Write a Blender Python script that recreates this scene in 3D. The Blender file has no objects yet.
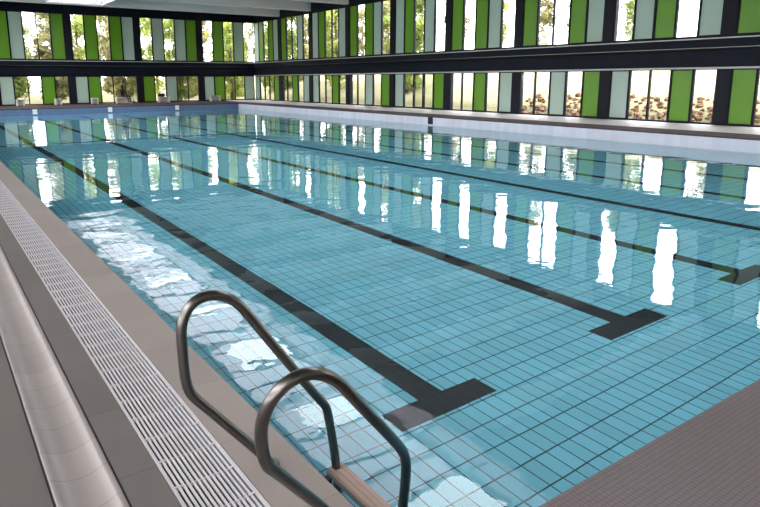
import bpy, bmesh, math, random
from mathutils import Vector, Matrix, noise
random.seed(7)
SC = bpy.context.scene
C = SC.collection

# ------------------------------------------------------------------ camera
YAW, PITCH, ROLL = 0.591892, 0.188408, -0.004831
cam_d = bpy.data.cameras.new('camera'); cam = bpy.data.objects.new('camera', cam_d); C.objects.link(cam)
SC.camera = cam
cam_d.sensor_width = 36; cam_d.lens = 622.17 / 760 * 36
cam_d.shift_x = (380 - 345.0) / 760; cam_d.shift_y = (197.73 - 253.5) / 760
cam_d.clip_start = 0.05; cam_d.clip_end = 500
fw = Vector((math.sin(YAW)*math.cos(PITCH), math.cos(YAW)*math.cos(PITCH), -math.sin(PITCH)))
rt = Vector((math.cos(YAW), -math.sin(YAW), 0)); up = rt.cross(fw)
c_, s_ = math.cos(ROLL), math.sin(ROLL)
r2 = c_*rt + s_*up; u2 = -s_*rt + c_*up
cam.matrix_world = Matrix(((r2.x, u2.x, -fw.x, 0), (r2.y, u2.y, -fw.y, 0), (r2.z, u2.z, -fw.z, 1.8), (0, 0, 0, 1)))

# ------------------------------------------------------------------ sky, exposure
W = bpy.data.worlds.new('sky'); SC.world = W; W.use_nodes = True
nt = W.node_tree; nt.nodes.clear()
wo = nt.nodes.new('ShaderNodeOutputWorld'); bg = nt.nodes.new('ShaderNodeBackground')
tc = nt.nodes.new('ShaderNodeTexCoord'); sx = nt.nodes.new('ShaderNodeSeparateXYZ'); rp = nt.nodes.new('ShaderNodeValToRGB')
nt.links.new(tc.outputs['Generated'], sx.inputs[0]); nt.links.new(sx.outputs['Z'], rp.inputs[0])
e = rp.color_ramp.elements
e[0].position = 0.0; e[0].color = (0.60, 0.60, 0.62, 1)
e[1].position = 0.55; e[1].color = (0.97, 0.97, 1.0, 1)
nt.links.new(rp.outputs[0], bg.inputs[0]); bg.inputs[1].default_value = 8.0
nt.links.new(bg.outputs[0], wo.inputs[0])
SC.view_settings.view_transform = 'Standard'; SC.view_settings.look = 'None'
SC.view_settings.gamma = 1; SC.view_settings.use_curve_mapping = False
SC.view_settings.exposure = 0.55
SC.cycles.use_denoising = True
SC.cycles.sample_clamp_indirect = 12

# ------------------------------------------------------------------ materials
def srgb(r, g, b):
    f = lambda v: (v/255/12.92) if v/255 <= 0.04045 else ((v/255+0.055)/1.055)**2.4
    return (f(r), f(g), f(b), 1)
MATS = {}
def base(name):
    m = bpy.data.materials.new(name); m.use_nodes = True; n = m.node_tree
    return m, n, n.nodes['Principled BSDF']
def plain(name, col, rough=0.5, metal=0.0, var=0.06, scale=6.0, bump=0.0, spec=0.5):
    m, n, p = base(name)
    p.inputs['Roughness'].default_value = rough; p.inputs['Metallic'].default_value = metal
    p.inputs['Specular IOR Level'].default_value = spec
    g = n.nodes.new('ShaderNodeNewGeometry'); t = n.nodes.new('ShaderNodeTexNoise'); t.inputs['Scale'].default_value = scale
    t.inputs['Detail'].default_value = 4
    n.links.new(g.outputs['Position'], t.inputs['Vector'])
    mx = n.nodes.new('ShaderNodeMix'); mx.data_type = 'RGBA'
    mx.inputs[6].default_value = tuple(c*(1-var) for c in col[:3])+(1,); mx.inputs[7].default_value = tuple(min(1, c*(1+var)) for c in col[:3])+(1,)
    n.links.new(t.outputs['Fac'], mx.inputs[0]); n.links.new(mx.outputs[2], p.inputs['Base Color'])
    if bump:
        b = n.nodes.new('ShaderNodeBump'); b.inputs['Strength'].default_value = bump; b.inputs['Distance'].default_value = 0.02
        n.links.new(t.outputs['Fac'], b.inputs['Height']); n.links.new(b.outputs[0], p.inputs['Normal'])
    return m
def tiles(name, col, grout, sa, sb, ga, gb, axes='XY', offa=0.0, offb=0.0, rough=0.35, var=0.06, stain=0.0, spec=0.5):
    m, n, p = base(name); N = n.nodes; L = n.links
    p.inputs['Roughness'].default_value = rough; p.inputs['Specular IOR Level'].default_value = spec
    g = N.new('ShaderNodeNewGeometry'); s = N.new('ShaderNodeSeparateXYZ'); L.new(g.outputs['Position'], s.inputs[0])
    def mth(op, a, b=None):
        q = N.new('ShaderNodeMath'); q.operation = op
        for i, v in enumerate((a, b)):
            if v is None: continue
            if isinstance(v, (int, float)): q.inputs[i].default_value = v
            else: L.new(v, q.inputs[i])
        return q.outputs[0]
    ids = []; lines = []
    for ax, sz, gw, off in ((axes[0], sa, ga, offa), (axes[1], sb, gb, offb)):
        v = mth('DIVIDE', mth('SUBTRACT', s.outputs[ax], off), sz)
        fr = mth('FRACT', v); ids.append(mth('FLOOR', v))
        lines.append(mth('LESS_THAN', fr, gw/sz))
    ln = mth('MAXIMUM', lines[0], lines[1])
    cb = N.new('ShaderNodeCombineXYZ'); L.new(ids[0], cb.inputs[0]); L.new(ids[1], cb.inputs[1])
    wn = N.new('ShaderNodeTexWhiteNoise'); wn.noise_dimensions = '2D'; L.new(cb.outputs[0], wn.inputs[0])
    mx = N.new('ShaderNodeMix'); mx.data_type = 'RGBA'
    mx.inputs[6].default_value = tuple(c*(1-var) for c in col[:3])+(1,); mx.inputs[7].default_value = tuple(min(1, c*(1+var)) for c in col[:3])+(1,)
    L.new(wn.outputs[0], mx.inputs[0])
    out = mx.outputs[2]
    if stain:
        t = N.new('ShaderNodeTexNoise'); t.inputs['Scale'].default_value = 2.2; t.inputs['Detail'].default_value = 6
        L.new(g.outputs['Position'], t.inputs['Vector'])
        m2 = N.new('ShaderNodeMix'); m2.data_type = 'RGBA'; m2.blend_type = 'MULTIPLY'; m2.inputs[0].default_value = 1
        r = N.new('ShaderNodeValToRGB'); r.color_ramp.elements[0].position = 0.3; r.color_ramp.elements[1].position = 0.7
        r.color_ramp.elements[0].color = (1-stain,)*3+(1,)
        L.new(t.outputs['Fac'], r.inputs[0]); L.new(out, m2.inputs[6]); L.new(r.outputs[0], m2.inputs[7]); out = m2.outputs[2]
    m3 = N.new('ShaderNodeMix'); m3.data_type = 'RGBA'; L.new(ln, m3.inputs[0]); L.new(out, m3.inputs[6]); m3.inputs[7].default_value = grout
    L.new(m3.outputs[2], p.inputs['Base Color'])
    return m

TX, TY = 0.1275, 0.24
POOL = srgb(122, 197, 214)
M_pool = tiles('pool_tile', POOL, srgb(30, 74, 90), TX, TY, 0.010, 0.013, 'XY', 0.03, 3.2, rough=0.5, var=0.07)
M_poolw = tiles('pool_wall_tile', POOL, srgb(40, 88, 104), TY, TX, 0.012, 0.010, 'YZ', rough=0.5)
M_poolw2 = tiles('pool_end_tile', POOL, srgb(40, 88, 104), TY, TX, 0.012, 0.010, 'XZ', rough=0.5)
M_lane = tiles('lane_tile', srgb(3, 6, 11), srgb(34, 52, 56), TX, TY, 0.006, 0.007, 'XY', 0.03, 3.2, rough=0.5, var=0.3)
M_mosaic = tiles('brown_mosaic', srgb(86, 73, 71), srgb(58, 48, 48), 0.026, 0.026, 0.004, 0.004, 'XY', rough=0.42, var=0.08, stain=0.08)
M_coping = tiles('coping_stone', srgb(133, 123, 117), srgb(112, 103, 98), 3.0, 0.65, 0.0, 0.006, 'XY', 0, 2.71, rough=0.5, stain=0.08)
M_strip = tiles('grey_stone', srgb(97, 91, 87), srgb(74, 69, 66), 3.0, 0.65, 0.0, 0.006, 'XY', 0, 2.71, rough=0.5, stain=0.12)
M_deck = tiles('deck_stone', srgb(95, 89, 85), srgb(80, 75, 72), 0.9, 0.9, 0.004, 0.004, 'XY', rough=0.5, stain=0.12)
M_channel = tiles('channel_tile', srgb(140, 132, 128), srgb(106, 99, 96), 3.0, 0.26, 0.0, 0.005, 'XY', 0, 2.87, rough=0.35, stain=0.08)
M_pale_deck = tiles('pale_deck', srgb(196, 190, 190), srgb(160, 156, 155), 0.3, 0.3, 0.006, 0.006, 'XY', rough=0.5, spec=.3)
M_edge = tiles('brown_edge_tile', srgb(88, 75, 77), srgb(64, 55, 57), 0.1, 0.1, 0.008, 0.008, 'XY', rough=0.8, var=0.06, spec=.08)
M_fascia = tiles('pale_fascia', srgb(214, 218, 230), srgb(198, 204, 218), 0.25, 0.43, 0.006, 0.006, 'YZ', rough=0.3)
M_fascia_blue = tiles('blue_fascia', srgb(94, 118, 152), srgb(76, 98, 130), 0.25, 0.215, 0.01, 0.012, 'XZ', rough=0.3)
M_green = plain('green_panel', srgb(102, 160, 10), 0.4, var=0.05, scale=0.8)
M_pale = plain('grey_green_panel', srgb(182, 206, 190), 0.4, var=0.04, scale=0.8)
M_frame = plain('anthracite', srgb(20, 23, 34), 0.5, var=0.05, spec=.2)
M_band = plain('anthracite_band', srgb(14, 22, 36), 0.5, var=0.12, scale=2.5, spec=.15)
M_sill = plain('light_sill', srgb(205, 205, 200), 0.3, var=0.05)
M_ceil = plain('white_ceiling', srgb(240, 238, 240), 0.6, var=0.02)
M_slab = plain('grey_ceiling_slab', srgb(112, 114, 120), 0.7, var=0.04)
M_wall = plain('white_wall', srgb(210, 210, 206), 0.6, var=0.03)
M_steel = plain('brushed_steel', srgb(112, 108, 104), 0.3, 1.0, var=0.12, scale=30)
M_grate = plain('white_grate', srgb(184, 180, 183), 0.4, var=0.03)
M_dark = plain('under_grating_shade', srgb(12, 11, 11), 0.9, spec=.1)
M_black = plain('black_rubber', srgb(14, 14, 16), 0.6)
M_white = plain('white_plastic', srgb(235, 238, 238), 0.4, var=0.02)
M_bench = plain('white_bench', srgb(225, 222, 215), 0.5, var=0.03)
M_cloth = plain('dark_clothing', srgb(18, 20, 26), 0.8)
M_skin = plain('skin', srgb(150, 110, 88), 0.5)
M_hair = plain('dark_hair', srgb(24, 20, 18), 0.6)
M_step = plain('step_stone', srgb(160, 136, 124), 0.5, var=0.1, scale=14)
M_grass = plain('dry_grass_ground', srgb(132, 126, 92), 0.9, var=0.35, scale=0.7)
M_bark = plain('bark', srgb(96, 80, 62), 0.9, var=0.3)
M_rock = plain('rubble_rock', srgb(116, 84, 60), 0.9, var=0.6, scale=9)

def leafmat(name, a, b):
    m, n, p = base(name); N = n.nodes; L = n.links
    g = N.new('ShaderNodeNewGeometry'); t = N.new('ShaderNodeTexNoise'); t.inputs['Scale'].default_value = 1.3
    L.new(g.outputs['Position'], t.inputs['Vector'])
    r = N.new('ShaderNodeValToRGB'); r.color_ramp.elements[0].position = .35; r.color_ramp.elements[1].position = .65
    r.color_ramp.elements[0].color = a; r.color_ramp.elements[1].color = b
    L.new(t.outputs['Fac'], r.inputs[0])
    tr = N.new('ShaderNodeBsdfTranslucent'); L.new(r.outputs[0], tr.inputs[0]); L.new(r.outputs[0], p.inputs['Base Color'])
    p.inputs['Roughness'].default_value = .6
    mx = N.new('ShaderNodeMixShader'); mx.inputs[0].default_value = .45
    L.new(p.outputs[0], mx.inputs[1]); L.new(tr.outputs[0], mx.inputs[2]); L.new(mx.outputs[0], N['Material Output'].inputs[0])
    return m
M_leaf = [leafmat('leaf_green', srgb(80, 98, 40), srgb(156, 170, 84)), leafmat('leaf_olive', srgb(100, 104, 64), srgb(182, 174, 116)), leafmat('leaf_lime', srgb(102, 124, 44), srgb(184, 194, 96))]

def glass(name, tint=(0.95, 0.95, 0.95, 1)):
    m, n, p = base(name); N = n.nodes; L = n.links; N.remove(p)
    lw = N.new('ShaderNodeLayerWeight'); pw = N.new('ShaderNodeMath'); pw.operation = 'POWER'; L.new(lw.outputs['Facing'], pw.inputs[0]); pw.inputs[1].default_value = 5
    fr = N.new('ShaderNodeMapRange'); L.new(pw.outputs[0], fr.inputs[0]); fr.inputs[3].default_value = .03; fr.inputs[4].default_value = .5
    t = N.new('ShaderNodeBsdfTransparent'); t.inputs[0].default_value = tint
    gl = N.new('ShaderNodeBsdfGlossy'); gl.inputs['Roughness'].default_value = 0.02
    mx = N.new('ShaderNodeMixShader'); L.new(fr.outputs[0], mx.inputs[0]); L.new(t.outputs[0], mx.inputs[1]); L.new(gl.outputs[0], mx.inputs[2])
    L.new(mx.outputs[0], N['Material Output'].inputs[0])
    return m
M_glass = glass('window_glass')
M_doorglass = glass('door_glass', (0.8, 0.82, 0.78, 1))
M_opal = glass('rooflight_opal', (0.68, 0.66, 0.685, 1))
M_clear = glass('rooflight_clear', (0.97, 0.98, 0.98, 1))

def water():
    m, n, p = base('pool_water'); N = n.nodes; L = n.links; N.remove(p)
    gl = N.new('ShaderNodeBsdfGlass'); gl.inputs['IOR'].default_value = 1.333; gl.inputs['Roughness'].default_value = 0.0
    gl.inputs['Color'].default_value = (0.97, 1.0, 1.0, 1)
    g = N.new('ShaderNodeNewGeometry')
    mp = N.new('ShaderNodeMapping'); mp.inputs['Scale'].default_value = (1, 1, 1); L.new(g.outputs['Position'], mp.inputs[0])
    n1 = N.new('ShaderNodeTexNoise'); n1.inputs['Scale'].default_value = 1.1; n1.inputs['Detail'].default_value = 1.5; n1.inputs['Roughness'].default_value = .45
    n2 = N.new('ShaderNodeTexNoise'); n2.inputs['Scale'].default_value = 6.0; n2.inputs['Detail'].default_value = 1.0
    L.new(mp.outputs[0], n1.inputs['Vector']); L.new(mp.outputs[0], n2.inputs['Vector'])
    b1 = N.new('ShaderNodeBump'); b1.inputs['Strength'].default_value = 1.0; b1.inputs['Distance'].default_value = 0.010
    b2 = N.new('ShaderNodeBump'); b2.inputs['Strength'].default_value = 1.0; b2.inputs['Distance'].default_value = 0.0006
    L.new(n1.outputs['Fac'], b1.inputs['Height']); L.new(n2.outputs['Fac'], b2.inputs['Height'])
    L.new(b1.outputs[0], b2.inputs['Normal']); L.new(b2.outputs[0], gl.inputs['Normal'])
    L.new(gl.outputs[0], N['Material Output'].inputs[0])
    return m
M_water = water()

# ------------------------------------------------------------------ helpers
def box(bm, x0, x1, y0, y1, z0, z1, bev=0.0, mi=0):
    vs = [bm.verts.new(v) for v in ((x0,y0,z0),(x1,y0,z0),(x1,y1,z0),(x0,y1,z0),(x0,y0,z1),(x1,y0,z1),(x1,y1,z1),(x0,y1,z1))]
    fs = [bm.faces.new([vs[i] for i in q]) for q in ((3,2,1,0),(4,5,6,7),(0,1,5,4),(1,2,6,5),(2,3,7,6),(3,0,4,7))]
    for f in fs: f.material_index = mi
    if bev:
        es = list({ed for f in fs for ed in f.edges})
        bmesh.ops.bevel(bm, geom=es, offset=bev, segments=2, affect='EDGES', profile=0.5)
    return vs
def quad(bm, pts, mi=0):
    f = bm.faces.new([bm.verts.new(p) for p in pts]); f.material_index = mi; return f
def obj(name, bm, mat, parent=None, smooth=False, recalc=True):
    if recalc: bmesh.ops.recalc_face_normals(bm, faces=bm.faces)
    me = bpy.data.meshes.new(name); bm.to_mesh(me); bm.free()
    for m in (mat if isinstance(mat, (list, tuple)) else [mat]): me.materials.append(m)
    if smooth:
        for p in me.polygons: p.use_smooth = True
    o = bpy.data.objects.new(name, me); C.objects.link(o)
    if parent: o.parent = parent
    return o
def obox(name, mat, *a, parent=None, bev=0.0):
    bm = bmesh.new(); box(bm, *a, bev=bev); return obj(name, bm, mat, parent)
def struct(o): o['kind'] = 'structure'; return o
def tag(o, label, cat, group=None, kind=None):
    o['label'] = label; o['category'] = cat
    if group: o['group'] = group
    if kind: o['kind'] = kind
    return o
def empty(name, loc, rz=0):
    o = bpy.data.objects.new(name, None); o.location = loc; o.rotation_euler = (0, 0, rz); o.empty_display_size = .2; C.objects.link(o); return o
def dup(root, loc=None, rz=None):
    r = root.copy(); C.objects.link(r)
    if loc is not None: r.location = loc
    if rz is not None: r.rotation_euler = (0, 0, rz)
    for ch in list(root.children):
        c = ch.copy(); C.objects.link(c); c.parent = r
        for g in list(ch.children):
            d = g.copy(); C.objects.link(d); d.parent = c
    return r
def sweep(bm, pts, r, seg=14, cap=True):
    pts = [Vector(p) for p in pts]; rings = []
    t = (pts[1]-pts[0]).normalized(); a = t.orthogonal().normalized()
    for i, p in enumerate(pts):
        t2 = ((pts[min(i+1, len(pts)-1)]-p).normalized() + (p-pts[max(i-1, 0)]).normalized()).normalized()
        a = (a - t2*a.dot(t2)).normalized(); b = t2.cross(a)
        rr = r[i] if isinstance(r, (list, tuple)) else r
        rings.append([bm.verts.new(p + rr*(math.cos(k*2*math.pi/seg)*a + math.sin(k*2*math.pi/seg)*b)) for k in range(seg)])
    for i in range(len(rings)-1):
        for k in range(seg):
            bm.faces.new((rings[i][k], rings[i][(k+1) % seg], rings[i+1][(k+1) % seg], rings[i+1][k]))
    if cap: bm.faces.new(rings[0][::-1]); bm.faces.new(rings[-1])
def fillet(pts, rad, n=6):
    pts = [Vector(p) for p in pts]; out = [pts[0]]
    for i in range(1, len(pts)-1):
        a, b, c = pts[i-1], pts[i], pts[i+1]; rr = rad[i-1] if isinstance(rad, (list, tuple)) else rad
        d1 = (a-b).normalized(); d2 = (c-b).normalized()
        p1 = b + d1*min(rr, (a-b).length*.49); p2 = b + d2*min(rr, (c-b).length*.49)
        for k in range(n+1):
            t = k/n; out.append(p1*(1-t)**2 + b*2*t*(1-t) + p2*t*t)
    out.append(pts[-1]); return out

# ------------------------------------------------------------------ setting constants
XL, XR, YN, YF = 1.35, 20.45, 1.505, 45.2        # pool opening at deck level
WX, WY = 25.2, 51.95                              # inner faces of right and far wall
LX, BY = -4.0, -6.0                               # left wall, back wall
ZW, ZF = -0.43, -1.08                             # water, pool floor
CEIL = 7.7

# pool basin floor with black lane lines in its tiling
LANES = [3.18, 5.76, 8.31, 10.83, 13.3, 15.72, 18.1]
bm = bmesh.new()
xs = sorted([XL-.4, XR+.2] + [l+d for l in LANES for d in (-.5, -.125, .125, .5)])
ys = [YN-.4, 3.24, 3.5, 24.95, 25.2, 42.2, 42.45, YF+.2]
for i in range(len(xs)-1):
    for j in range(len(ys)-1):
        xm = (xs[i]+xs[i+1])/2
        d = min(abs(xm-l) for l in LANES)
        dark = (d < .125 and 1 <= j <= 5) or (d < .5 and j in (1, 5)) or j == 3
        quad(bm, [(xs[i], ys[j], ZF), (xs[i+1], ys[j], ZF), (xs[i+1], ys[j+1], ZF), (xs[i], ys[j+1], ZF)], 1 if dark else 0)
bmesh.ops.remove_doubles(bm, verts=bm.verts, dist=1e-5)
struct(obj('floor_pool', bm, [M_pool, M_lane], recalc=False))
# basin walls (below water) and fascias (above water)
struct(obox('wall_pool_left', M_poolw, XL-.3, XL-.02, YN-.3, YF+.3, ZF, -.06))
struct(obox('wall_pool_near', M_poolw2, XL, XR, YN-.3, YN-.02, ZF, -.06))
struct(obox('wall_pool_right', M_poolw, XR+.02, XR+.3, YN-.3, YF+.3, ZF, ZW-.03))
struct(obox('wall_pool_far', M_poolw2, XL, XR, YF+.02, YF+.3, ZF, ZW-.03))
struct(obox('trim_1', M_fascia, XR, XR+.3, YN-.3, YF+.3, ZW-.03, -.05))
struct(obox('trim_2', M_fascia_blue, XL, XR, YF, YF+.3, ZW-.03, -.05))
# water surface
bm = bmesh.new()
quad(bm, [(XL-.019, YN-.019, ZW), (XR-.001, YN-.019, ZW), (XR-.001, YF-.001, ZW), (XL-.019, YF-.001, ZW)])
tag(obj('pool_water', bm, M_water, recalc=False), 'clear blue swimming pool water with still surface reflecting the windows', 'water', kind='stuff')

# deck floors
def slab(name, mat, x0, x1, y0, y1, z=0.0, t=.12): return struct(obox(name, mat, x0, x1, y0, y1, z-t, z))
slab('floor_deck_left', M_deck, LX, .289, BY, WY)
slab('floor_strip', M_strip, .565, .738, BY, YF+.4)
slab('floor_coping', M_coping, 1.060, XL, BY, YF+.02, t=.06)
slab('floor_deck_near', M_mosaic, XL, XR, BY, YN, t=.06)
slab('floor_deck_right_edge', M_edge, XR, XR+1.55, BY, YF, t=.05)
slab('floor_deck_right', M_pale_deck, XR+1.55, WX, BY, WY)
slab('floor_deck_far', M_edge, .289, XR+1.55, YF, WY, t=.05)
struct(obox('floor_subfloor', M_dark, .289, 1.07, BY, YF+.4, -.22, -.125))  # painted near black for the shade seen through the grating gaps
struct(obox('trim_3', M_black, .555, .565, BY, YF, -.12, -.004))   # slot beside the channel
struct(obox('trim_4', M_black, .282, .290, BY, YF, -.12, .0005))

# concave drainage channel
bm = bmesh.new()
prof = []
x0, x1 = .291, .556
prof = [(x0, -.005), (x0+.004, 0), (x0+.022, 0), (x0+.028, -.004)]
for k in range(1, 10):
    t = k/10; prof.append((x0+.03 + (x1-x0-.06)*t, -.006 - .028*math.sin(math.pi*t)**.8))
prof += [(x1-.028, -.004), (x1-.022, 0), (x1-.004, 0), (x1, -.005)]
va = [bm.verts.new((x, BY, z)) for x, z in prof]; vb = [bm.verts.new((x, YF, z)) for x, z in prof]
for k in range(len(prof)-1): bm.faces.new((va[k], va[k+1], vb[k+1], vb[k]))
lo = [bm.verts.new((x0, BY, -.11)), bm.verts.new((x1, BY, -.11)), bm.verts.new((x0, YF, -.11)), bm.verts.new((x1, YF, -.11))]
bm.faces.new((va[0], vb[0], lo[2], lo[0])); bm.faces.new((va[-1], lo[1], lo[3], vb[-1])); bm.faces.new(lo[:2]+[lo[3], lo[2]])
tag(obj('drainage_channel', bm, M_channel, smooth=True), 'pale concave tiled drainage channel running along the left deck', 'drain channel')

# white overflow grating: one module of it, copied along the deck
gx0, gx1, gl = .742, 1.056, .23
root = empty('drain_grating', (0, 0, 0))
GL = 'white slatted plastic grating module laid in the row between two stone strips'
bm = bmesh.new()
nb = 14
for k in range(nb):
    xc = gx0 + .012 + (gx1-gx0-.024)*k/(nb-1)
    box(bm, xc-.0050, xc+.0050, .0015, gl-.0015, -.014, -.002)
box(bm, gx0, gx0+.008, .0, gl, -.03, 0); box(bm, gx1-.008, gx1, .0, gl, -.03, 0)
me_gr = obj('slats', bm, M_grate, root)
bm = bmesh.new()
box(bm, gx0, gx1, .0, .005, -.02, -.003)
for xa, xb in ((gx0+.008, gx0+.045), (gx1-.045, gx1-.008)):
    box(bm, xa, xb, -.001, .012, -.012, -.0005)
obj('clips', bm, M_grate, root)
GRP = 'white grating modules along the pool edge'
tag(root, GL, 'drain grating', GRP)
ny = int((YF-(-1.03))/gl)
for k in range(ny):
    o = root if k == 0 else dup(root)
    o.location = (0, 2.503-15*gl + k*gl, 0)

# ------------------------------------------------------------------ walls with facade modules
HL0, HL1, HU0, HU1 = 0.04, 2.12, 3.34, 6.74     # lower and upper window bands
NUM_ = ['first', 'second', 'third', 'fourth', 'fifth', 'sixth', 'seventh', 'eighth', 'ninth', 'tenth', 'eleventh']
NWIN = [0]; ORD = ['first', 'second', 'third', 'fourth', 'fifth']
def place(wall, a0, a1, d0, d1, z0, z1):
    # a = coordinate along the wall, d = depth outward from the wall's inner face
    if wall == 'right': return (WX+d0, WX+d1, a0, a1, z0, z1)
    return (a0, a1, WY+d0, WY+d1, z0, z1)
def frame_bm(wall, a0, a1, z0, z1, t=.035, d0=.03, d1=.14):
    bm = bmesh.new()
    box(bm, *place(wall, a0, a0+t, d0, d1, z0, z1)); box(bm, *place(wall, a1-t, a1, d0, d1, z0, z1))
    box(bm, *place(wall, a0+t, a1-t, d0, d1, z0, z0+t)); box(bm, *place(wall, a0+t, a1-t, d0, d1, z1-t, z1))
    return bm
DOORN = [0]
def module(wall, kind, a0, a1, z0, z1, desc):
    if kind in 'WD':
        t = .035 if kind == 'W' else .075
        if kind == 'W': NWIN[0] += 1; nm = 'window_%d' % NWIN[0]
        else: DOORN[0] += 1; nm = 'door_%d' % DOORN[0]
        fo = struct(obj(nm, frame_bm(wall, a0, a1, z0, z1, t), M_frame))
        obox('pane', M_glass if kind == 'W' else M_doorglass, *place(wall, a0+t, a1-t, .08, .09, z0+t, z1-t), parent=fo)
        if kind == 'D':
            h = obox('door_handle', M_steel, *place(wall, a1-.13, a1-.10, -.03, 0.0, .8, 1.3), parent=fo, bev=.005)
    else:
        t = .05
        pn = obox('facade_panel', M_green if kind == 'G' else M_pale, *place(wall, a0+t, a1-t, .06, .12, z0+t, z1-t), bev=.006)
        obj('panel_frame', frame_bm(wall, a0, a1, z0, z1, t, .02, .13), M_frame, pn)
        tag(pn, ('green' if kind == 'G' else 'pale grey') + ' panel, ' + desc, 'wall panel')
RP = [-3.46, 1.57, 6.6, 11.6, 16.57, 21.6, 26.68, 31.78, 36.85, 41.93, 46.93]
RU = {9: 'PGWGP', 8: 'GWWPW', 7: 'PGWWP', 6: 'GWGPW', 5: 'PGWPW', 4: 'GWGPW', 3: 'GWWGP', 2: 'WPGWP', 1: 'GPWWP', 0: 'WGWPW'}
RLo = {9: 'PWWWG', 8: 'WWGWP', 7: 'PWWGW', 6: 'WWPWG', 5: 'PWDDG', 4: 'WWGWP', 3: 'WWPWG', 2: 'PWWGW', 1: 'GWPWW', 0: 'WGWWP'}
FP = [-.83, 4.33, 9.5, 14.68, 19.9]
FU = {0: 'WGWPW', 1: 'GPWWG', 2: 'WGWGP', 3: 'WPWPG', 4: 'WGWPW'}
FL = {0: 'WPWGW', 1: 'PWWGW', 2: 'PGWWW', 3: 'GWPWW', 4: 'PGWWP'}
PW = .5
NB = len(RP)-1
def bayname(wall, i):
    if wall == 'right': return ['far corner', 'second', 'third', 'fourth', 'fifth', 'sixth', 'seventh', 'eighth', 'ninth', 'tenth'][NB-1-i] + (' bay' if i == NB-1 else ' bay from the far corner')
    return {1: 'leftmost bay in view', 2: 'second bay from the left', 3: 'third bay from the left', 4: 'bay at the corner', 0: 'bay out of view at left'}[i]
# right wall: spec strings read from far to near; far wall: from left to right
bays = []
RPx = RP + [51.95]
for i in range(NB+1):
    a0 = RPx[i]+PW; a1 = RPx[i+1]
    if i == 0: spec = ('PWGWW', 'WGWPW')
    else: spec = (RU[i-1], RLo[i-1])
    bays.append(('right', max(0, i-1), a0, a1, spec, i))
def do_bay(wall, a0, a1, up_, lo_, tail):
    w = (a1-a0)/5
    for row, spec, z0, z1 in (('upper', up_, HU0, HU1), ('lower', lo_, HL0, HL1)):
        for k, ch in enumerate(spec):
            if wall == 'right': b1 = a1-k*w; b0 = b1-w
            else: b0 = a0+k*w; b1 = b0+w
            module(wall, ch, b0, b1, z0, z1, '%s row, %s wall, %s, %s slot from left' % (row, wall, tail, ORD[k]))
names = [NUM_[i] + ' bay from corner' for i in range(11)]
for i in range(len(RP)):
    wl = (RU[i-1], RLo[i-1]) if i > 0 else ('PWGWW', 'WGWPW')
    do_bay('right', RPx[i]+PW, RPx[i+1], wl[0], wl[1], names[len(RP)-1-i])
FPx = FP + [25.15]
fn = ['fifth bay from corner', 'fourth bay from corner', 'third bay from corner', 'second bay from corner', 'first bay from corner']
for i in range(len(FP)):
    do_bay('far', FPx[i]+PW, FPx[i+1], FU[i], FL[i], fn[i])
# piers
for k, a in enumerate(RP):
    o = obox('facade_column', M_frame, *place('right', a, a+PW, 0, .3, 0, CEIL), bev=.01)
    j = len(RP)-1-k
    tag(o, 'dark anthracite column of the right wall, ' + (['nearest the far corner', 'second from the far corner', 'third from the far corner', 'fourth from the far corner', 'fifth from the far corner', 'sixth from the far corner', 'seventh from the far corner', 'eighth from the far corner', 'beyond the right photo edge', 'far beyond the right photo edge', 'behind the viewer'][j]), 'column')
for k, a in enumerate(FP):
    o = obox('facade_column', M_frame, *place('far', a, a+PW, 0, .3, 0, CEIL), bev=.01)
    tag(o, 'dark anthracite column of the far wall, ' + ['beyond the left photo edge', 'at the left photo edge', 'leftmost in full view', 'middle of those in full view', 'nearest the corner'][k], 'column')
# solid wall strips between the window rows
def wallbits(wall, a0, a1):
    bm = bmesh.new()
    box(bm, *place(wall, a0, a1, .02, .3, -.1, HL0)); box(bm, *place(wall, a0, a1, .02, .3, HL1, HU0)); box(bm, *place(wall, a0, a1, .02, .3, HU1, CEIL+.3))
    return bm
struct(obj('wall_right', wallbits('right', BY, WY+.3), M_band))
bm = wallbits('far', -.83, WX+.3); box(bm, LX, -.83, WY, WY+.3, -.1, CEIL+.3)
struct(obj('wall_far', bm, M_band))
# projecting band with service ledge
def band(wall, a0, a1, nm):
    bm = bmesh.new()
    box(bm, *place(wall, a0, a1, -.16, .02, HL1+.07, 2.76), bev=.01)
    box(bm, *place(wall, a0, a1, -.30, .02, 2.84, 3.22), bev=.01)
    box(bm, *place(wall, a0, a1, -.10, .02, 2.76, 2.84))
    struct(obj(nm, bm, M_band))
band('right', BY, WY, 'trim_5'); band('far', LX, WX, 'trim_6')
struct(obox('trim_7', M_sill, *place('right', BY, WY, -.22, .03, 3.22, 3.27))); struct(obox('trim_8', M_sill, *place('far', LX, WX, -.22, .03, 3.22, 3.27)))
struct(obox('trim_11', M_steel, *place('right', BY, WY, -.315, -.29, 2.885, 2.905))); struct(obox('trim_12', M_steel, *place('far', LX, WX, -.315, -.29, 2.885, 2.905)))
struct(obox('trim_9', M_sill, *place('right', BY, WY, -.02, .06, HL1, HL1+.07)));  # pale colour stands in for daylight on the lintel soffit
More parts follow.
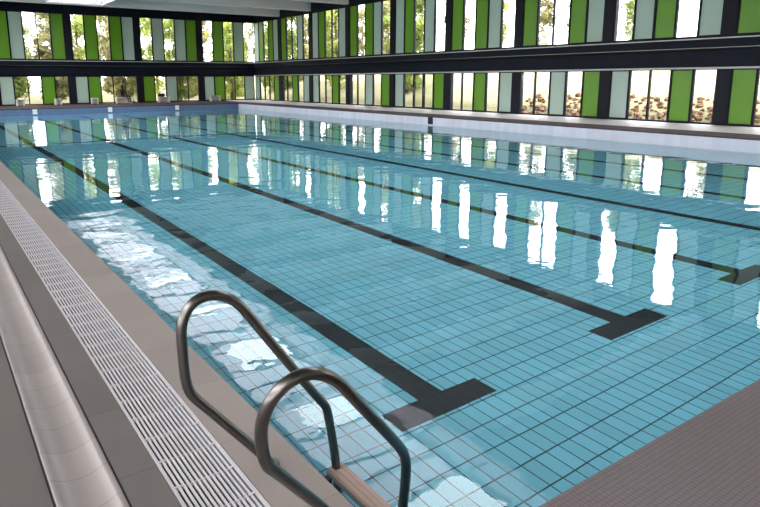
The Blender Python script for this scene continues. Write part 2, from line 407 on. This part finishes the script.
# thin light cable tray line on the band
def lowkerb(wall, a0, a1, nm): struct(obox(nm, M_frame, *place(wall, a0, a1, .0, .14, 0, HL0)))
lowkerb('right', BY, WY, 'baseboard_right'); lowkerb('far', LX, WX, 'baseboard_far')
bm = bmesh.new()
for z0, z1 in ((-.1, .5), (2.3, 3.3), (6.7, CEIL+.3)): box(bm, LX-.3, LX, BY-.3, WY+.3, z0, z1)
for a in RP + [51.6]:
    for z0, z1 in ((.5, 2.3), (3.3, 6.7)): box(bm, LX-.3, LX, a, a+.6, z0, z1)
struct(obj('wall_left', bm, M_wall))
m_ = 200  # windows added in the unseen left wall to bring more daylight inside
for i in range(len(RP)):
    for z0, z1 in ((.5, 2.3), (3.3, 6.7)):
        m_ += 1; y0, y1 = RP[i]+.6, (RP+[51.6])[i+1]
        bm = bmesh.new()
        box(bm, LX-.2, LX-.1, y0, y1, z0, z0+.06); box(bm, LX-.2, LX-.1, y0, y1, z1-.06, z1)
        for q in range(5):
            yy = y0+(y1-y0-.06)*q/4; box(bm, LX-.2, LX-.1, yy, yy+.06, z0+.06, z1-.06)
        fo = struct(obj('window_%d' % m_, bm, M_frame)); obox('pane', M_glass, LX-.15, LX-.14, y0, y1, z0+.02, z1-.02, parent=fo)
struct(obox('wall_back', M_wall, LX, WX+.3, BY-.3, BY, -.1, CEIL+.3))

# ceiling with a long glazed rooflight strip
SX0, SX1, SY0, SY1 = 7.5, 11.1, 1.0, 46.85
bm = bmesh.new()
box(bm, LX-.3, SX0, BY, WY+.3, CEIL, CEIL+.25); box(bm, SX1, WX+.3, BY, WY+.3, CEIL, CEIL+.25)
box(bm, SX0, SX1, BY, SY0, CEIL, CEIL+.25); box(bm, SX0, SX1, SY1, WY+.3, CEIL, CEIL+.25)
struct(obj('ceiling', bm, M_slab))
n = 100
GZ = 6.93
bm = bmesh.new()
box(bm, SX0-.08, SX0, SY0, SY1, GZ-.03, CEIL); box(bm, SX1, SX1+.08, SY0, SY1, GZ-.03, CEIL)
box(bm, SX0-.08, SX1+.08, SY0-.08, SY0, GZ-.03, CEIL); box(bm, SX0-.08, SX1+.08, SY1, SY1+.08, GZ-.03, CEIL)
struct(obj('trim_10', bm, M_ceil))
for k in range(len(RP)):
    a0 = max(SY0, RP[k]+.25); a1 = min(SY1, (RP+[52])[k+1]+.25)
    if a1-a0 < 1: continue
    n += 1; bm = bmesh.new()
    c0 = a0+.29*(a1-a0); c1 = c0+1.7 if c0+1.7 < a1 else c0
    ysb = [a0, c0, c1, a1-.06]
    for yy in ysb: box(bm, SX0, SX1, yy, yy+.06, GZ+.01, GZ+.08)
    fo = struct(obj('window_%d' % n, bm, M_sill))
    obox('pane', M_opal, SX0, SX1, a0+.06, c0, GZ+.03, GZ+.035, parent=fo)
    if c1 > c0:
        obox('pane', M_opal, SX0, SX0+.6, c0+.06, c1, GZ+.03, GZ+.035, parent=fo); obox('pane', M_opal, SX1-1.0, SX1, c0+.06, c1, GZ+.03, GZ+.035, parent=fo)
        obox('pane', M_clear, SX0+.6, SX1-1.0, c0+.06, c1, GZ+.03, GZ+.035, parent=fo)
    obox('pane', M_opal, SX0, SX1, c1+.06, a1-.06, GZ+.03, GZ+.035, parent=fo)
# ceiling beams, interrupted where the rooflight strip runs
for k, a in enumerate(RP):
    bm = bmesh.new()
    if SY0 < a and a+.45 < SY1:
        box(bm, LX, SX0-.08, a+.05, a+.45, 6.88, CEIL); box(bm, SX1+.08, WX, a+.05, a+.45, 6.88, CEIL)
        box(bm, SX0-.08, SX1+.08, a+.2, a+.3, CEIL+.02, CEIL+.2)
    else: box(bm, LX, WX, a+.05, a+.45, 6.88, CEIL)
    o = obj('ceiling_beam', bm, M_ceil)
    j = len(RP)-1-k
    tag(o, 'deep white ceiling beam spanning the hall, ' + ('nearest the far wall' if j == 0 else ['', 'second', 'third', 'fourth', 'fifth', 'sixth', 'seventh', 'eighth', 'ninth', 'tenth', 'eleventh'][j] + ' from the far wall'), 'ceiling beam')

# ------------------------------------------------------------------ pool ladder
lad = empty('pool_ladder', (1.35, 2.1, 0))
tag(lad, 'stainless steel pool ladder with two looped handrails at the left pool edge', 'pool ladder')
P = [(1.22, -.0), (.805, .49), (.795, .80), (.93, .97), (1.08, .83), (1.505, .21), (1.575, -.17), (1.575, -.98)]
def arch():
    pts = [(1.22, -.02), (.83, .455), (.806, .50), (.800, .56), (.796, .68), (.797, .76)]
    cx_, cz_, r_ = .925, .765, .128
    for k in range(0, 13):
        a = math.radians(178 - k*(178-34)/12); pts.append((cx_+r_*math.cos(a), cz_+r_*math.sin(a)))
    pts += [(1.46, .262), (1.49, .225), (1.508, .18), (1.515, .13), (1.575, -.17), (1.58, -.4), (1.58, -.98)]
    return pts
def rail(P, nm, foot):
    pts = [Vector(p) - Vector(lad.location) for p in P]
    for _ in range(2):
        q = [pts[0]]
        for i in range(len(pts)-1):
            q.append(pts[i].lerp(pts[i+1], .25)); q.append(pts[i].lerp(pts[i+1], .75))
        q.append(pts[-1]); pts = q
    bm = bmesh.new(); sweep(bm, pts, .0225, 18)
    r = obj(nm, bm, M_steel, lad, smooth=True)
    bm = bmesh.new()
    c = Vector(foot) - Vector(lad.location)
    sweep(bm, [c, c+Vector((0, 0, .006)), c+Vector((0, 0, .0061)), c+Vector((0, 0, .012))], [.036, .036, .031, .028], 24)
    obj('flange', bm, M_steel, r)
rail([(1.205, 2.42, -.01), (1.12, 2.42, .105), (.85, 2.42, .438), (.818, 2.42, .484), (.803, 2.42, .55), (.798, 2.42, .68), (.797, 2.42, .79), (.83, 2.42, .862), (.885, 2.42, .897),
      (.955, 2.42, .896), (1.02, 2.42, .868), (1.075, 2.42, .815), (1.17, 2.42, .674), (1.465, 2.42, .253), (1.505, 2.42, .205), (1.52, 2.42, .15), (1.570, 2.42, -.16), (1.575, 2.42, -.5), (1.575, 2.42, -.98)], 'handrail', (1.203, 2.42, 0))
rail([(1.245, 1.90, -.01), (1.131, 1.854, .152), (.895, 1.765, .445), (.832, 1.735, .52), (.805, 1.705, .661), (.812, 1.679, .745), (.84, 1.658, .81), (.905, 1.647, .852), (.985, 1.648, .848),
      (1.082, 1.666, .785), (1.164, 1.693, .685), (1.451, 1.795, .349), (1.524, 1.824, .25), (1.56, 1.855, .14), (1.60, 1.93, -.12), (1.59, 1.95, -.5), (1.585, 1.95, -.98)], 'handrail', (1.243, 1.90, 0))
for zt, mt, dx in ((-.16, M_step, 0), (-.5, M_step, 0), (-.80, M_step, 0)):
    bm = bmesh.new()
    box(bm, 1.515-1.35, 1.62-1.35, 1.9-2.1, 2.44-2.1, zt-.035, zt, bev=.006)
    for k in range(3): box(bm, 1.528-1.35+k*.03, 1.545-1.35+k*.03, 1.91-2.1, 2.43-2.1, zt, zt+.003)
    obj('tread', bm, mt, lad)
bm = bmesh.new()
box(bm, 1.35-1.35, 1.50-1.35, 2.36-2.1, 2.40-2.1, -.19, -.165); box(bm, 1.35-1.35, 1.50-1.35, 2.02-2.1, 2.06-2.1, -.19, -.165)
obj('tread_bracket', bm, M_black, lad)

# ------------------------------------------------------------------ small things on the fascias
for k, (x, lab) in enumerate(((6.07, 'leftmost of the three'), (10.8, 'middle one of the three'), (15.55, 'rightmost of the three'))):
    tag(obox('lane_marker', M_white, x-.14, x+.14, YF-.02, YF+.005, -.36, -.04, bev=.006), 'small white plate on the blue far pool edge, ' + lab, 'marker plate')
tag(obox('edge_marker', M_black, XR-.02, XR+.005, 22.75, 23.1, -.38, -.02, bev=.006), 'small black plate on the pale right pool edge', 'marker plate')

# benches by the far wall
def bench(w):
    bm = bmesh.new(); r = empty('bench', (0, 0, 0))
    box(bm, -w/2, w/2, -.22, .22, .40, .46, bev=.008); obj('seat', bm, M_bench, r)
    for s in (-1, 1):
        bm = bmesh.new(); box(bm, s*(w/2-.05)-.04, s*(w/2-.05)+.04, -.2, .2, 0, .40, bev=.006); obj('leg', bm, M_bench, r)
    bm = bmesh.new(); box(bm, -w/2+.09, w/2-.09, .17, .20, .03, .40); obj('back_board', bm, M_bench, r)
    return r
BENCH = [(5.95, .55, 'at the left photo edge'), (8.5, .5, 'left of the leftmost fully seen column'), (11.1, .5, 'right of the leftmost fully seen column'), (13.3, 1.2, 'long one under the sitting person'), (16.5, .9, 'right of the middle column'), (20.95, .9, 'right of the column nearest the corner')]
for x, w, lab in BENCH:
    b = bench(w); b.location = (x, WY-.9, 0)
    tag(b, 'low white bench by the far window wall, ' + lab, 'bench', 'white benches along the far wall')

# seated person, small and far away
def person(loc, rz):
    J = [((0, 0, .52), .13), ((0, .0, .70), .12), ((0, .02, .95), .145), ((0, .02, 1.04), .07), ((0, .01, 1.10), .055), ((0, -.01, 1.19), .085), ((0, -.01, 1.28), .075)]
    verts = [j[0] for j in J]; rad = [j[1] for j in J]; ed = [(i, i+1) for i in range(len(J)-1)]
    def chain(start, pts):
        prev = start
        for p, r in pts:
            verts.append(p); rad.append(r); ed.append((prev, len(verts)-1)); prev = len(verts)-1
        return prev
    for s in (-1, 1):
        chain(0, [((s*.10, -.05, .52), .085), ((s*.12, -.45, .54), .06), ((s*.12, -.55, .30), .05), ((s*.12, -.60, .09), .035), ((s*.13, -.74, .045), .03)])
        chain(2, [((s*.19, .02, .97), .055), ((s*.23, -.03, .72), .042), ((s*.16, -.28, .60), .032)])
    me = bpy.data.meshes.new('person'); me.from_pydata(verts, ed, [])
    o = bpy.data.objects.new('person', me); C.objects.link(o); me.materials.append(M_cloth)
    md = o.modifiers.new('skin', 'SKIN'); md.use_smooth_shade = True
    for v, r in zip(me.skin_vertices[0].data, rad): v.radius = (r, r)
    me.skin_vertices[0].data[0].use_root = True
    o.modifiers.new('sub', 'SUBSURF').levels = 1; o.modifiers['sub'].render_levels = 2
    o.location = loc; o.rotation_euler = (0, 0, rz)
    bm = bmesh.new(); bmesh.ops.create_uvsphere(bm, u_segments=16, v_segments=10, radius=.1, matrix=Matrix.Translation((0, .015, 1.27)) @ Matrix.Diagonal((.95, 1.05, 1, 1)))
    obj('hair', bm, M_hair, o, smooth=True)
    for s in (-1, 1):
        bm = bmesh.new()
        c = Vector((s*.155, -.30, .60)); sweep(bm, [c, c+Vector((0, -.04, -.005)), c+Vector((0, -.08, -.02))], [.03, .036, .03], 10)
        for f in range(4):
            q = c+Vector((-.027+.018*f, -.075, -.018)); L_ = (.06, .07, .068, .055)[f]
            sweep(bm, [q, q+Vector((0, -L_*.5, -.008)), q+Vector((0, -L_*.8, -.03))], [.009, .0085, .007], 8)
        q = c+Vector((-s*.03, -.03, 0)); sweep(bm, [q, q+Vector((-s*.02, -.03, -.005)), q+Vector((-s*.02, -.055, -.015))], [.011, .01, .008], 8)
        obj('hand', bm, M_skin, o, smooth=True)
    return o
p_ = person((13.25, WY-.9, .055), math.radians(38))
tag(p_, 'person in dark clothes sitting on the long white bench by the far windows', 'person')
# dark bag on the bench at the column
bm = bmesh.new(); box(bm, -.28, .28, -.13, .13, 0, .26, bev=.08); bag = obj('bag', bm, M_cloth, smooth=True); bag.location = (15.95+.35, WY-.9, .46)
sweep_bm = bmesh.new(); sweep(sweep_bm, fillet([(-.15, 0, .25), (-.12, 0, .36), (.12, 0, .36), (.15, 0, .25)], .06), .012, 8); obj('handle', sweep_bm, M_cloth, bag, smooth=True)
tag(bag, 'dark bag lying on the white bench right of the middle far column', 'bag')

# ------------------------------------------------------------------ outside
bm = bmesh.new()
nx, nyy = 200, 100
def bank(x): return -.1+max(0, x-26)*.33
def gz(x, y):
    d = max(0, x-31); e_ = max(0, y-56)
    if x > 25.6 and y < 56: return bank(min(x, 31)) + min(d*.10, 2.2)
    return -.15 + min(d*.10, 2.6) + min(e_*.05, 1.5) + .25*noise.noise(Vector((x*.15, y*.15, 0)))*min(1, (d+e_)/4)
gv = {}
for i in range(nx+1):
    for j in range(nyy+1):
        x = -60+i*200/nx; y = -60+j*200/nyy
        gv[i, j] = bm.verts.new((x, y, gz(x, y) if (x > WX+1 or y > WY+1) else -1.6))
for i in range(nx):
    for j in range(nyy): bm.faces.new((gv[i, j], gv[i+1, j], gv[i+1, j+1], gv[i, j+1]))
struct(obj('floor_garden', bm, M_grass, smooth=True))

def tree(h, rw, kind, seed, nleaf=5200, low=.12, ls=.17):
    rnd = random.Random(seed); r = empty('tree', (0, 0, 0))
    bm = bmesh.new()
    sweep(bm, [(0, 0, -.3), (.1, .05, h*.3), (-.05, .1, h*.6), (.05, 0, h*.88)], [.16, .12, .08, .03], 8)
    for k in range(7):
        a = k*2.4; z = h*(.25+.08*k); L_ = rw*(.75-.06*k)
        sweep(bm, [(0, 0, z), (math.cos(a)*L_*.5, math.sin(a)*L_*.5, z+L_*.35), (math.cos(a)*L_, math.sin(a)*L_, z+L_*.6)], [.06, .04, .015], 6)
    obj('trunk', bm, M_bark, r, smooth=True)
    bm = bmesh.new()
    cl = []
    for k in range(60):
        z = h*(low + (1-low)*rnd.random()); f = math.sin(math.pi*min(1, max(.12, (z/h-low*.6)/(1.05-low*.6))))**.6
        a = rnd.random()*6.283; rr = rw*f*math.sqrt(rnd.random())*.85
        cl.append((Vector((rr*math.cos(a), rr*math.sin(a), z)), rw*.34*(.6+.6*rnd.random())))
    for k in range(nleaf):
        c, q = cl[rnd.randrange(len(cl))]
        d = Vector((rnd.gauss(0, 1), rnd.gauss(0, 1), rnd.gauss(0, 1))).normalized()*q*rnd.random()**.4
        p = c+d; u = Vector((rnd.gauss(0, 1), rnd.gauss(0, 1), rnd.gauss(0, 1))).normalized(); v = u.orthogonal().normalized()
        s = ls*(.6+.7*rnd.random())
        bm.faces.new([bm.verts.new(p+u*s), bm.verts.new(p+v*s*.45), bm.verts.new(p-u*s), bm.verts.new(p-v*s*.45)])
    obj('foliage', bm, M_leaf[kind], r)
    return r
KIND = ['mid green', 'olive', 'lime green']
protos = [tree(8.5, 1.75, 0, 1, low=.05), tree(7.6, 1.6, 1, 2, low=.05), tree(9.5, 1.9, 2, 3, low=.05)]
spots = []
rnd = random.Random(11)
for k in range(15): spots.append((-6+k*2.6+rnd.uniform(-.2, .2), 56.6 + (4.6 if k % 2 else 0)+rnd.uniform(0, .5), 'far'))
for k in range(5): spots.append((29.0+(2.4 if k % 2 else 0), 53.5-k*4.6, 'right'))
for k in range(11): spots.append((50+rnd.uniform(0, 3), 60-k*5.8, 'hill'))
for k in range(14): spots.append((-6+k*4.5, 66.5+rnd.uniform(0, 1), 'rear'))
sides = {'rear': 'in the rear row beyond the far windows', 'far': 'in the garden beyond far windows', 'right': 'outside the right wall near the far corner', 'hill': 'on the far slope beyond right windows'}
cnt = {}
TOT = {'far': 15, 'right': 5, 'hill': 11}
NUM = ['first', 'second', 'third', 'fourth', 'fifth', 'sixth', 'seventh', 'eighth', 'ninth', 'tenth', 'eleventh', 'twelfth', 'thirteenth', 'fourteenth', 'fifteenth', 'sixteenth']
for k, (x, y, s) in enumerate(spots):
    pk = [0, 1, 2, 1, 0][k % 5]; 
    o = protos[pk] if k < 3 and k == pk else dup(protos[pk])
    o.location = (x, y, gz(x, y)); o.rotation_euler = (0, 0, rnd.uniform(0, 6.28)); sc_ = rnd.uniform(.9, 1.15)*(1.15 if s == 'rear' else 1); o.scale = (sc_,)*3
    cnt[s] = cnt.get(s, 0)+1
    tag(o, '%s tree %s, %s from left' % (KIND[pk], sides[s], NUM[cnt[s]-1]), 'tree', 'trees ' + sides[s])

# rubble bank outside the right windows
rocks = []
for v in range(4):
    bm = bmesh.new(); bmesh.ops.create_icosphere(bm, subdivisions=2, radius=.3)
    for w in bm.verts:
        w.co *= 1+.75*noise.noise(w.co*4.5+Vector((v*7, 0, 0))); w.co.z *= .75
    rocks.append(obj('rock', bm, M_rock))
used = set()
pos = []; tries = 0
while len(pos) < 290 and tries < 20000:
    tries += 1
    x = rnd.uniform(26.1, 28.9); y = rnd.uniform(6.5, 23.5); sc_ = rnd.uniform(.22, .6)
    if all((x-a)**2+(y-b)**2 > (.37*(sc_+c))**2 for a, b, c in pos): pos.append((x, y, sc_))
for k, (x, y, s) in enumerate(pos):
    v = k % 4; o = rocks[v] if v not in used else rocks[v].copy()
    if v in used: C.objects.link(o)
    used.add(v)
    o.location = (x, y, bank(x)+.08*s); o.rotation_euler = (0, 0, rnd.uniform(0, 6)); o.scale = (s, s, s*rnd.uniform(.8, 1.3))
    tag(o, 'reddish brown rock of the rubble bank outside the lower right windows', 'rock', 'rocks of the rubble bank outside')
